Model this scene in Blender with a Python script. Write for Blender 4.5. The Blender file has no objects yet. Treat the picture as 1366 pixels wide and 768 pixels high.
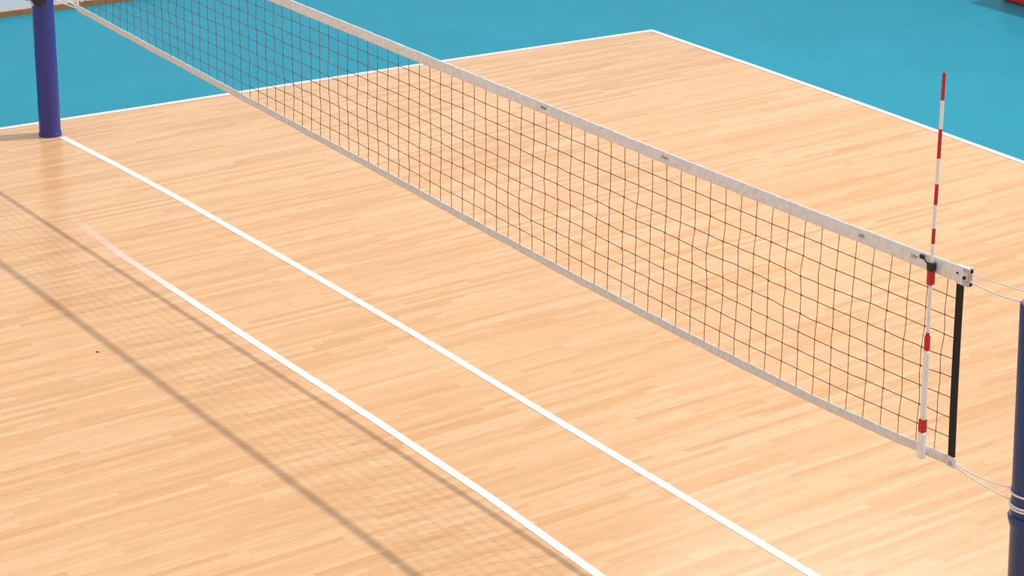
import bpy, bmesh, random
import numpy as np
from math import *
from mathutils import Vector, Matrix, noise
random.seed(7)
S=bpy.context.scene
S.view_settings.view_transform='Standard'
COL=bpy.context.collection

# ---------------------------------------------------------------- helpers
def lin(c):
    return tuple([(v/255/12.92 if v/255<=.04045 else ((v/255+.055)/1.055)**2.4) for v in c])+(1,)
def mk(name):
    m=bpy.data.materials.new(name); m.use_nodes=True
    return m,m.node_tree,m.node_tree.nodes['Principled BSDF']
def simple(name,rgb,rough=.5,metal=0,var=.06,scale=30,bump=0.0,spec=.5):
    m,t,b=mk(name); N=t.nodes; L=t.links
    tc=N.new('ShaderNodeTexCoord'); no=N.new('ShaderNodeTexNoise'); no.inputs['Scale'].default_value=scale
    no.inputs['Detail'].default_value=4
    L.new(tc.outputs['Object'],no.inputs['Vector'])
    r=N.new('ShaderNodeValToRGB'); c=lin(rgb)
    r.color_ramp.elements[0].position=.3; r.color_ramp.elements[1].position=.7
    r.color_ramp.elements[0].color=tuple(x*(1-var) for x in c[:3])+(1,)
    r.color_ramp.elements[1].color=tuple(min(1,x*(1+var)) for x in c[:3])+(1,)
    L.new(no.outputs['Fac'],r.inputs['Fac']); L.new(r.outputs['Color'],b.inputs['Base Color'])
    b.inputs['Roughness'].default_value=rough; b.inputs['Metallic'].default_value=metal
    b.inputs['Specular IOR Level'].default_value=spec
    if bump:
        bp=N.new('ShaderNodeBump'); bp.inputs['Strength'].default_value=bump; bp.inputs['Distance'].default_value=.002
        L.new(no.outputs['Fac'],bp.inputs['Height']); L.new(bp.outputs['Normal'],b.inputs['Normal'])
    return m
def add(name,verts,faces,mat,parent=None,smooth=False):
    me=bpy.data.meshes.new(name); me.from_pydata([tuple(v) for v in verts],[],faces); me.update()
    if smooth:
        for p in me.polygons: p.use_smooth=True
    o=bpy.data.objects.new(name,me); COL.objects.link(o)
    if mat: me.materials.append(mat)
    if parent: o.parent=parent
    return o
def empty(name,loc=(0,0,0)):
    e=bpy.data.objects.new(name,None); e.empty_display_size=.2; COL.objects.link(e); return e
class MB:
    def __init__(s): s.v=[];s.f=[]
    def tube(s,pts,r,n=6,caps=True):
        pts=[Vector(p) for p in pts]; b0=len(s.v); up=None
        for i,p in enumerate(pts):
            a=pts[max(0,i-1)];c=pts[min(len(pts)-1,i+1)]; d=(c-a).normalized()
            if up is None: up=Vector((0,0,1)) if abs(d.z)<.9 else Vector((1,0,0))
            x=d.cross(up).normalized(); y=x.cross(d).normalized(); up=y
            rr=r[i] if isinstance(r,(list,tuple)) else r
            for k in range(n):
                t=2*pi*k/n; s.v.append(p+x*cos(t)*rr+y*sin(t)*rr)
        for i in range(len(pts)-1):
            for k in range(n):
                a=b0+i*n+k;b=b0+i*n+(k+1)%n; s.f.append((a,b,b+n,a+n))
        if caps:
            s.f.append(tuple(b0+k for k in range(n))[::-1]); e=b0+(len(pts)-1)*n; s.f.append(tuple(e+k for k in range(n)))
    def box(s,a,b):
        x0,y0,z0=a;x1,y1,z1=b;o=len(s.v)
        s.v+=[(x0,y0,z0),(x1,y0,z0),(x1,y1,z0),(x0,y1,z0),(x0,y0,z1),(x1,y0,z1),(x1,y1,z1),(x0,y1,z1)]
        s.f+=[tuple(o+i for i in q) for q in ((0,3,2,1),(4,5,6,7),(0,1,5,4),(1,2,6,5),(2,3,7,6),(3,0,4,7))]
    def lathe(s,prof,c,n=48,ax=lambda z:0.0):
        o=len(s.v)
        for r,z in prof:
            for k in range(n):
                t=2*pi*k/n; s.v.append((c[0]+ax(z)+r*cos(t),c[1]+r*sin(t),z))
        for i in range(len(prof)-1):
            for k in range(n):
                a=o+i*n+k;b=o+i*n+(k+1)%n; s.f.append((a,b,b+n,a+n))
        e=o+(len(prof)-1)*n; s.f.append(tuple(e+k for k in range(n))); s.f.append(tuple(o+k for k in range(n))[::-1])
    def obj(s,name,mat,parent=None,smooth=False): 
        o=add(name,s.v,s.f,mat,parent,smooth)
        if smooth:
            m=o.modifiers.new('e','EDGE_SPLIT'); m.split_angle=radians(40)
        return o
def bevel(o,w,n=2):
    m=o.modifiers.new('bevel','BEVEL'); m.width=w; m.segments=n; m.limit_method='ANGLE'; return o

# ---------------------------------------------------------------- camera
C=Vector((7.4845,-7.6822,5.9619)); yaw,pitch,roll,F=2.5459,0.35653,0.013244,3118.5
f=Vector((cos(pitch)*cos(yaw),cos(pitch)*sin(yaw),-sin(pitch)))
r=Vector((sin(yaw),-cos(yaw),0)); u=r.cross(f)
r2=r*cos(roll)+u*sin(roll); u2=-r*sin(roll)+u*cos(roll)
cd=bpy.data.cameras.new('camera'); cam=bpy.data.objects.new('camera',cd); COL.objects.link(cam)
cam.matrix_world=Matrix(((r2.x,u2.x,-f.x,C.x),(r2.y,u2.y,-f.y,C.y),(r2.z,u2.z,-f.z,C.z),(0,0,0,1)))
cd.sensor_width=36; cd.lens=F/1366*36; cd.clip_end=200; S.camera=cam

# ---------------------------------------------------------------- materials
def wood_mat():
    m,t,b=mk('maple_parquet'); N=t.nodes; L=t.links
    def M(op,a,bb=None):
        n=N.new('ShaderNodeMath'); n.operation=op
        for i,v in enumerate((a,bb)):
            if v is None: continue
            if isinstance(v,(int,float)): n.inputs[i].default_value=v
            else: L.new(v,n.inputs[i])
        return n.outputs[0]
    tc=N.new('ShaderNodeTexCoord'); mp=N.new('ShaderNodeMapping'); mp.inputs['Rotation'].default_value=(0,0,radians(-2.5)); L.new(tc.outputs['Object'],mp.inputs['Vector'])
    sp=N.new('ShaderNodeSeparateXYZ'); L.new(mp.outputs[0],sp.inputs[0])
    X=M('DIVIDE',sp.outputs[0],.050); row=M('FLOOR',X); fx=M('FRACT',X)
    w1=N.new('ShaderNodeTexWhiteNoise'); w1.noise_dimensions='1D'; L.new(row,w1.inputs['W'])
    Y=M('ADD',M('DIVIDE',sp.outputs[1],1.0),M('MULTIPLY',w1.outputs['Value'],13)); col=M('FLOOR',Y); fy=M('FRACT',Y)
    cv=N.new('ShaderNodeCombineXYZ'); L.new(row,cv.inputs[0]); L.new(col,cv.inputs[1])
    w2=N.new('ShaderNodeTexWhiteNoise'); w2.noise_dimensions='2D'; L.new(cv.outputs[0],w2.inputs['Vector'])
    ramp=N.new('ShaderNodeValToRGB'); cr=ramp.color_ramp
    cols=[(0,(220,167,113)),(.3,(228,177,127)),(.6,(231,183,133)),(.85,(235,190,144)),(1,(224,172,119))]
    while len(cr.elements)<len(cols): cr.elements.new(.5)
    for e,(p,c) in zip(cr.elements,cols): e.position=p; e.color=lin(c)
    L.new(w2.outputs['Value'],ramp.inputs['Fac'])
    gv=N.new('ShaderNodeCombineXYZ')
    L.new(M('ADD',M('MULTIPLY',sp.outputs[0],50),M('MULTIPLY',w2.outputs['Value'],57)),gv.inputs[0])
    L.new(M('ADD',M('MULTIPLY',sp.outputs[1],3.0),M('MULTIPLY',w2.outputs['Value'],31)),gv.inputs[1])
    g=N.new('ShaderNodeTexNoise'); g.inputs['Scale'].default_value=1; g.inputs['Detail'].default_value=5; g.inputs['Roughness'].default_value=.6
    g.inputs['Distortion'].default_value=.4
    L.new(gv.outputs[0],g.inputs['Vector'])
    gr=N.new('ShaderNodeMapRange'); gr.inputs['From Min'].default_value=.3; gr.inputs['From Max'].default_value=.7
    gr.inputs['To Min'].default_value=.87; gr.inputs['To Max'].default_value=1.06; L.new(g.outputs['Fac'],gr.inputs['Value'])
    mx=N.new('ShaderNodeVectorMath'); mx.operation='SCALE'; L.new(ramp.outputs['Color'],mx.inputs[0])
    jx=M('LESS_THAN',fx,.04); jy=M('LESS_THAN',fy,.004); j=M('MAXIMUM',jx,jy)
    jf=M('SUBTRACT',1.0,M('MULTIPLY',j,.14))
    bn=N.new('ShaderNodeTexNoise'); bn.inputs['Scale'].default_value=.5; L.new(tc.outputs['Object'],bn.inputs['Vector'])
    bf=M('ADD',M('MULTIPLY',bn.outputs['Fac'],.12),.94)
    L.new(M('MULTIPLY',M('MULTIPLY',gr.outputs[0],jf),bf),mx.inputs['Scale'])
    L.new(mx.outputs[0],b.inputs['Base Color'])
    L.new(M('ADD',M('MULTIPLY',g.outputs['Fac'],.12),.17),b.inputs['Roughness'])
    b.inputs['Specular IOR Level'].default_value=.45
    return m
wood=wood_mat()
teal=simple('teal_court_vinyl',(0,142,167),.42,var=.05,scale=1.2,spec=.25)
white_line=simple('court_line_paint',(250,246,240),.4,var=.03,scale=15)
tape_m=simple('net_canvas_tape',(232,229,230),.85,var=.10,scale=28,bump=.5)
tape_g=simple('net_bottom_tape',(222,218,216),.85,var=.10,scale=28,bump=.5)
string_m=simple('net_string',(116,86,72),.8,var=.25,scale=4)
black=simple('black_webbing',(22,22,24),.75,var=.2,scale=60,bump=.4)
rope_m=simple('white_cord',(230,230,232),.6,var=.08,scale=80)
red=simple('antenna_red',(200,34,36),.45)
whitep=simple('antenna_white',(240,236,236),.45)
metal=simple('galvanised_metal',(190,190,195),.35,metal=.8)
blue=simple('post_blue_paint',(24,58,112),.32,var=.08,scale=6)
blue2=simple('post_indigo_paint',(46,54,136),.32,var=.08,scale=6)
ink=simple('tape_print_ink',(145,141,148),.8)
dark=simple('dark_plastic',(30,26,30),.5)

# ---------------------------------------------------------------- floor
def poly(name,pts,z,mat,parent=None):
    return add(name,[(x,y,z) for x,y in pts],[tuple(range(len(pts)))],mat,parent)
poly('floor',[(-15.35,-14),(12,-14),(12,13),(-15.35,13)],0,teal)
YE=6.80
court=empty('wooden_court')
sl=[(-11.52,-11),(-11.51,-.3),(-11.48,1.14),(-11.47,2.69),(-11.44,4.37),(-11.36,YE)]
poly('parquet',sl+[(-9.77,6.81),(-8.11,6.80),(-6,6.76),(4.5,6.70),(4.5,-11)],.002,wood,court)
def strip(name,pts,w,z=.004,mat=white_line):
    v=[];n=len(pts)
    P=[Vector((a,b,0)) for a,b in pts]
    for i,p in enumerate(P):
        d=(P[min(n-1,i+1)]-P[max(0,i-1)]).normalized(); s=Vector((-d.y,d.x,0))*w/2
        v+=[(p+s)+Vector((0,0,z)),(p-s)+Vector((0,0,z))]
    return add(name,v,[(2*i,2*i+1,2*i+3,2*i+2) for i in range(n-1)],mat,court)
strip('side_line',sl[:-1]+[(-11.36,YE+.025)],.06)
strip('end_line',[(-11.36,YE),(-9.77,6.81),(-8.11,6.80),(-6,6.76),(4.5,6.70)],.06,.005)
strip('centre_line',[(-10.99,.06),(-9.9,.125),(-8.91,.165),(-6.96,.20),(-5.34,.215),(-3.8,.20),(-2.39,.19),(-1.11,.18),(4.5,.17)],.06)
m,t,b=mk('worn_line_paint'); N=t.nodes;L=t.links
b.inputs['Base Color'].default_value=lin((250,246,240)); b.inputs['Roughness'].default_value=.4
tc=N.new('ShaderNodeTexCoord'); sp=N.new('ShaderNodeSeparateXYZ'); L.new(tc.outputs['Object'],sp.inputs[0])
mr=N.new('ShaderNodeMapRange'); mr.inputs['From Min'].default_value=-9.2; mr.inputs['From Max'].default_value=-6.5; L.new(sp.outputs[0],mr.inputs['Value'])
L.new(mr.outputs[0],b.inputs['Alpha'])
strip('worn_line',[(-9.2,-.75),(-7.93,-.81),(-6.62,-.80),(-5.39,-.79),(-4.26,-.775),(-2.94,-.78),(-1.76,-.82),(4.5,-.85)],.06,.004,m)

# ---------------------------------------------------------------- hall walls
wall_m=simple('wall_white_paint',(240,241,246),.7,var=.03,scale=2)
wood_trim=simple('baseboard_wood',(168,120,78),.5,var=.15,scale=9)
mb=MB(); mb.box((-15.55,-14,0),(-15.35,13,4.5)); mb.obj('wall_left',wall_m)
mb=MB(); mb.box((-15.35,-14,0),(-15.32,13,.06)); mb.obj('baseboard_left',wood_trim)
mb=MB(); mb.box((-15.55,13,0),(12,13.2,2.2)); mb.obj('wall_back',wall_m)
pad=empty('red_barrier_padding'); redpad=simple('red_vinyl_padding',(215,26,40),.45,var=.08,scale=3)
for i in range(7):
    mb=MB(); x=-10.45+i*1.9; mb.box((x,10.94,0),(x+1.87,11.2,.5)); bevel(mb.obj('pad_%d'%(i+1),redpad,pad),.03,3)

# ---------------------------------------------------------------- net
net=empty('volleyball_net')
XF=-10.37
tz=lambda x: float(np.interp(x,[-10.4,-8.5,-6.74,-4.58,-3.54,-2.35,-.89,.03],[2.125,2.121,2.124,2.135,2.138,2.144,2.162,2.185]))
tb=lambda x: float(np.interp(x,[-10.4,-8.5,-6.74,-4.58,-3.54,-2.35,-.89,.03],[2.052,2.052,2.056,2.067,2.071,2.076,2.090,2.102]))
bz=lambda x: float(np.interp(x,[-10.4,-9,-7.47,-5.52,-4.22,-3.23,-2.4,-1.53,-.74,.03],[1.297,1.264,1.236,1.198,1.163,1.142,1.133,1.130,1.140,1.180]))
def smooth(fn,x,k=.35): return sum(fn(x+d*k) for d in (-1,-.66,-.33,0,.33,.66,1))/7
TZ=lambda x:smooth(tz,x,.25 if x<-.3 else .0); TB=lambda x:smooth(tb,x,.25 if x<-.3 else .0); BZ=lambda x:smooth(bz,x,.35 if x<-.4 else .0)
def ribbon(name,lo,hi,x0,x1,th,mat,step=.03,rip=.002):
    n=int((x1-x0)/step)+1; v=[];fc=[]
    prof=[(0,-.6),(.12,-1),(.5,-.75),(.88,-1),(1,-.5),(1,.5),(.88,1),(.5,.75),(.12,1),(0,.6)]
    m_=len(prof)
    for i in range(n+1):
        x=x0+(x1-x0)*i/n; l=lo(x)+noise.noise((x*7,3,0))*rip; h=hi(x)+noise.noise((x*5,9,0))*rip
        oy=noise.noise((x*4,5,2))*.004
        for a,bb in prof:
            v.append((x,oy+bb*th/2*(1+.5*noise.noise((x*14,a*4,bb))),l+(h-l)*a))
    for i in range(n):
        for k in range(m_):
            a=i*m_+k;b_=i*m_+(k+1)%m_; fc.append((a,b_,b_+m_,a+m_))
    fc.append(tuple(range(m_))); fc.append(tuple(n*m_+k for k in range(m_))[::-1])
    return add(name,v,fc,mat,net,True)
ribbon('top_tape',TB,TZ,XF,.0,.016,tape_m)
ribbon('bottom_tape',lambda x:BZ(x)-.026,lambda x:BZ(x)+.024,XF,.0,.013,tape_g)
def disp(x,t):
    e=min(1,4*t*(1-t)+.05)
    a=noise.noise((x*3.1,t*6,1.3)); b_=noise.noise((x*2.3,t*7,7.7)); c=noise.noise((x*.8,t*2,4)); d=noise.noise((x*9,t*9,2))
    return Vector((.010*a+.006*d+.018*c,.008*b_,.006*b_+.005*d))*e
def P(x,t):
    z0=BZ(x)+.015; z1=TB(x)+.01; d=disp(x,t); return Vector((x,0,z0+(z1-z0)*t))+d
mb=MB(); cw=.131; nv=int(-XF/cw)
for i in range(1,nv+1):
    x=-i*cw+.03
    if x<XF+.03: continue
    j=random.uniform(-.006,.006)
    mb.tube([P(x+j*sin(pi*k/20),k/20) for k in range(21)],.0025,4,False)
rows=9
for k in range(1,rows):
    t=k/rows+.004; n=260
    mb.tube([P(XF+.02+(-.03-XF)*i/n,t) for i in range(n+1)],.0025,4,False)
for i in range(1,nv+1):
    x=-i*cw+.03
    for k in range(1,rows):
        p=P(x,k/rows+.004); mb.tube([p-Vector((0,0,.006)),p,p+Vector((0,0,.006))],[.002,.0042,.002],4,False)
mb.obj('mesh_strings',string_m,net)
def band(name,x0,z0,x1,z1,w,mat,th=.01,bow=0):
    n=14; v=[];fc=[]
    for i in range(n+1):
        s=i/n; x=x0+(x1-x0)*s+bow*sin(pi*s); z=z0+(z1-z0)*s
        v+=[(x-w/2,-th/2,z),(x+w/2,-th/2,z),(x+w/2,th/2,z),(x-w/2,th/2,z)]
    for i in range(n):
        for k in range(4):
            a=i*4+k;b_=i*4+(k+1)%4; fc.append((a,b_,b_+4,a+4))
    fc+= [(3,2,1,0),tuple(n*4+k for k in range(4))]
    return add(name,v,fc,mat,net)
band('end_band',.022,1.175,-.018,2.10,.042,black,bow=-.004)
band('end_band_far',XF,1.29,XF,2.06,.045,whitep)
mb=MB(); mb.box((-.05,-.012,TB(0)-.006),(.035,.012,TZ(0)+.004)); bevel(mb.obj('top_end_cap',tape_m,net),.004)
mb=MB(); mb.box((.006,-.016,2.10),(.05,.016,2.125)); mb.box((.006,-.016,2.165),(.05,.016,2.19)); mb.box((.035,-.01,2.10),(.05,.01,2.19)); bevel(mb.obj('top_end_bracket',metal,net),.003)
mb=MB(); mb.tube([(.02,-.022,2.14),(.02,.022,2.14)],.009,12); mb.tube([(-.03,-.018,2.15),(-.03,.018,2.15)],.005,12); mb.obj('eyelet',dark,net,True)
mb=MB(); mb.box((-.004,-.011,1.148),(.045,.011,1.205)); bevel(mb.obj('bottom_end_cap',tape_g,net),.004)
mb=MB(); mb.tube([(.025,-.018,1.172),(.025,.018,1.172)],.010,12); mb.obj('bottom_eyelet',metal,net,True)
mb=MB(); rr=random.Random(3)
for cx,w in ((-3.53,.045),(-2.34,.045),(-.72,.03),(-.33,.04)):
    zc=(TZ(cx)+TB(cx))/2+.004
    k=0
    while k<w:
        h=rr.uniform(.005,.011); ww=rr.uniform(.004,.008)
        mb.box((cx-w/2+k,-.0125,zc-h),(cx-w/2+k+ww*.4,-.0085,zc+h))
        if rr.random()<.6: mb.box((cx-w/2+k,-.0125,zc+h-.003),(cx-w/2+k+ww+.004,-.0085,zc+h))
        k+=ww+.008
mb.obj('tape_print',ink,net)

# ---------------------------------------------------------------- posts
PX=.50; TILT=.062
PAX=lambda z:(2.15-z)*TILT          # the near post leans very slightly inwards at the top
def post(name,px,mat,zt,z_collar,yc=0,ax=lambda z:0.0):
    e=empty(name)
    mb=MB(); R=.094
    prof=[(R,0)]
    if z_collar: prof+=[(R,z_collar-.06),(R+.003,z_collar-.05),(R+.012,z_collar-.02),(R+.014,z_collar),(R+.008,z_collar+.01),(R,z_collar+.012)]
    prof+=[(R,zt),(R-.008,zt+.012),(R-.03,zt+.016)]
    mb.lathe(prof,(px,yc),ax=ax)
    mb.obj('shaft',mat,e,True)
    mb=MB(); mb.lathe([(R+.006,0),(R+.006,.03),(R,.035)],(px,yc),ax=ax); mb.obj('floor_collar',mat,e,True)
    mb=MB(); mb.box((px-.035,yc-.03,zt+.01),(px+.035,yc+.03,zt+.07)); bevel(mb.obj('pulley_housing',metal,e),.006)
    mb=MB(); mb.tube([(px,yc-.04,zt+.045),(px,yc+.04,zt+.045)],.03,20); mb.obj('pulley',dark,e,True)
    return e
np_=post('volleyball_post',PX,blue,2.15,1.105,ax=PAX)
fp=post('volleyball_post',-11.11,blue2,2.20,None)
mb=MB(); mb.box((-11.06,-.13,1.20),(-10.97,-.02,1.34)); bevel(mb.obj('winch_body',dark,fp),.01)
mb=MB(); mb.tube([(-11.05,-.17,1.27),(-11.05,-.02,1.27)],.035,16); mb.tube([(-11.05,-.16,1.27),(-10.93,-.16,1.22)],.008,8); mb.obj('winch_drum',metal,fp,True)

def cord(mb,a,b_,sag,rr=.0045,n=16):
    a=Vector(a);b_=Vector(b_)
    mb.tube([a.lerp(b_,i/n)-Vector((0,0,sag*sin(pi*i/n))) for i in range(n+1)],rr,8)
def ring(mb,px,z,tl=.006,rr=.0055):
    cx=px+(PAX(z) if px>0 else 0)
    mb.tube([(cx+.099*cos(a),.099*sin(a),z+tl*sin(a)) for a in [2*pi*i/40 for i in range(41)]],rr,8)
mb=MB()
for z in (1.235,1.175,1.160): ring(mb,PX,z)
mb.obj('cord_wraps',rope_m,np_,True)
mb=MB()
for z in (1.36,1.29): ring(mb,-11.11,z)
mb.obj('cord_wraps',rope_m,fp,True)
mb=MB()
cord(mb,(.054,-.003,2.165),(.50,-.02,2.205),.002,.0038)
cord(mb,(.054,-.008,2.130),(.41,-.04,2.150),.010,.0048)
mb.obj('top_cords',rope_m,np_,True)
mb=MB()
cord(mb,(.050,0,1.172),(.465,-.06,1.228),.012,.0042)
cord(mb,(.050,-.005,1.160),(.47,-.06,1.172),.006,.0042)
mb.obj('bottom_cords',rope_m,np_,True)
mb=MB()
cord(mb,(XF-.028,0,2.09),(-11.02,0,2.16),.01)
cord(mb,(XF-.028,0,1.31),(-11.02,-.02,1.36),.005,.008)
cord(mb,(XF-.028,0,1.29),(-11.02,-.03,1.29),.01,.006)
cord(mb,(XF-.028,0,1.75),(-11.02,-.03,1.70),.015)
mb.obj('tension_cords',rope_m,fp,True)

# ---------------------------------------------------------------- antenna
ant=empty('net_antenna')
AX=lambda z: float(np.interp(z,[1.16,2.136,3.097],[-.155,-.186,-.203]))
segs=[(3.097,2.968,'r'),(2.968,2.828,'w'),(2.828,2.683,'r'),(2.683,2.556,'w'),(2.556,2.452,'r'),(2.452,2.333,'w'),(2.333,2.256,'r'),(2.256,2.16,'w'),
      (2.16,2.045,'r'),(2.045,1.800,'w'),(1.800,1.712,'r'),(1.712,1.35,'w'),(1.35,1.16,'w')]
YA=-.034
for nm,k,mat in (('rod_red','r',red),('rod_white','w',whitep)):
    mb=MB()
    for a,b_,c in segs:
        if c==k: mb.tube([(AX(a),YA,a),(AX((a+b_)/2),YA,(a+b_)/2),(AX(b_),YA,b_)],.0095,12)
    mb.obj(nm,mat,ant,True)
mb=MB(); mb.lathe([(.004,3.105),(.0095,3.097)][::-1],(AX(3.1),YA),12); mb.obj('tip',red,ant)
def sleeve(name,z0,z1,w,mat,th=.026,bv=.005):
    v=[];fc=[];n=6
    for i in range(n+1):
        z=z0+(z1-z0)*i/n;x=AX(z)
        v+=[(x-w/2,YA-th/2,z),(x+w/2,YA-th/2,z),(x+w/2,YA+th/2,z),(x-w/2,YA+th/2,z)]
    for i in range(n):
        for k in range(4):
            a=i*4+k;b_=i*4+(k+1)%4; fc.append((a,b_,b_+4,a+4))
    fc+=[(3,2,1,0),tuple(n*4+k for k in range(4))]
    bevel(add(name,v,fc,mat,ant),bv)
sleeve('pocket_sleeve',1.16,1.70,.026,whitep,.022)
sleeve('pocket_base',1.135,1.27,.036,whitep,.03)
sleeve('red_patch',1.275,1.345,.032,red,.034)
sleeve('red_stripe',1.705,1.785,.022,red,.026)
sleeve('clamp_red',2.045,2.13,.028,red,.034)
sleeve('clamp_dark',2.115,2.160,.034,dark,.036)
mb=MB(); mb.tube([(AX(2.14)-.02,YA,2.14),(AX(2.14)-.08,-.018,2.16)],.004,8); mb.box((AX(2.1)-.10,-.022,2.15),(AX(2.1)-.075,-.012,2.17)); mb.obj('strap',dark,ant)

add('floor_debris',[(-6.235,-1.775,.004),(-6.215,-1.765,.006),(-6.20,-1.768,.004),(-6.205,-1.782,.008),(-6.228,-1.785,.004)],[(0,1,3,4),(1,2,3)],simple('dry_leaf',(150,80,45),.8))

# ---------------------------------------------------------------- light
W=bpy.data.worlds.new('world'); S.world=W; W.use_nodes=True
bg=W.node_tree.nodes['Background']; bg.inputs[0].default_value=(1,.985,.97,1); bg.inputs[1].default_value=.67
sd=bpy.data.lights.new('hall_floodlight','SUN'); sd.energy=2.4; sd.angle=radians(.8); sd.color=(1,.98,.96)
so=bpy.data.objects.new('hall_floodlight',sd); COL.objects.link(so)
so.rotation_euler=Vector((-.25,-.79,-1)).to_track_quat('-Z','Y').to_euler(); so.location=(3,8,8)
ad=bpy.data.lights.new('ceiling_light','AREA'); ad.energy=260; ad.shape='RECTANGLE'; ad.size=6; ad.size_y=4; ad.color=(1,.98,.97)
ao=bpy.data.objects.new('ceiling_light',ad); COL.objects.link(ao); ao.location=(-8,8,7.5)
ao.rotation_euler=(Vector((-.5,1,0))-ao.location).to_track_quat('-Z','Y').to_euler()
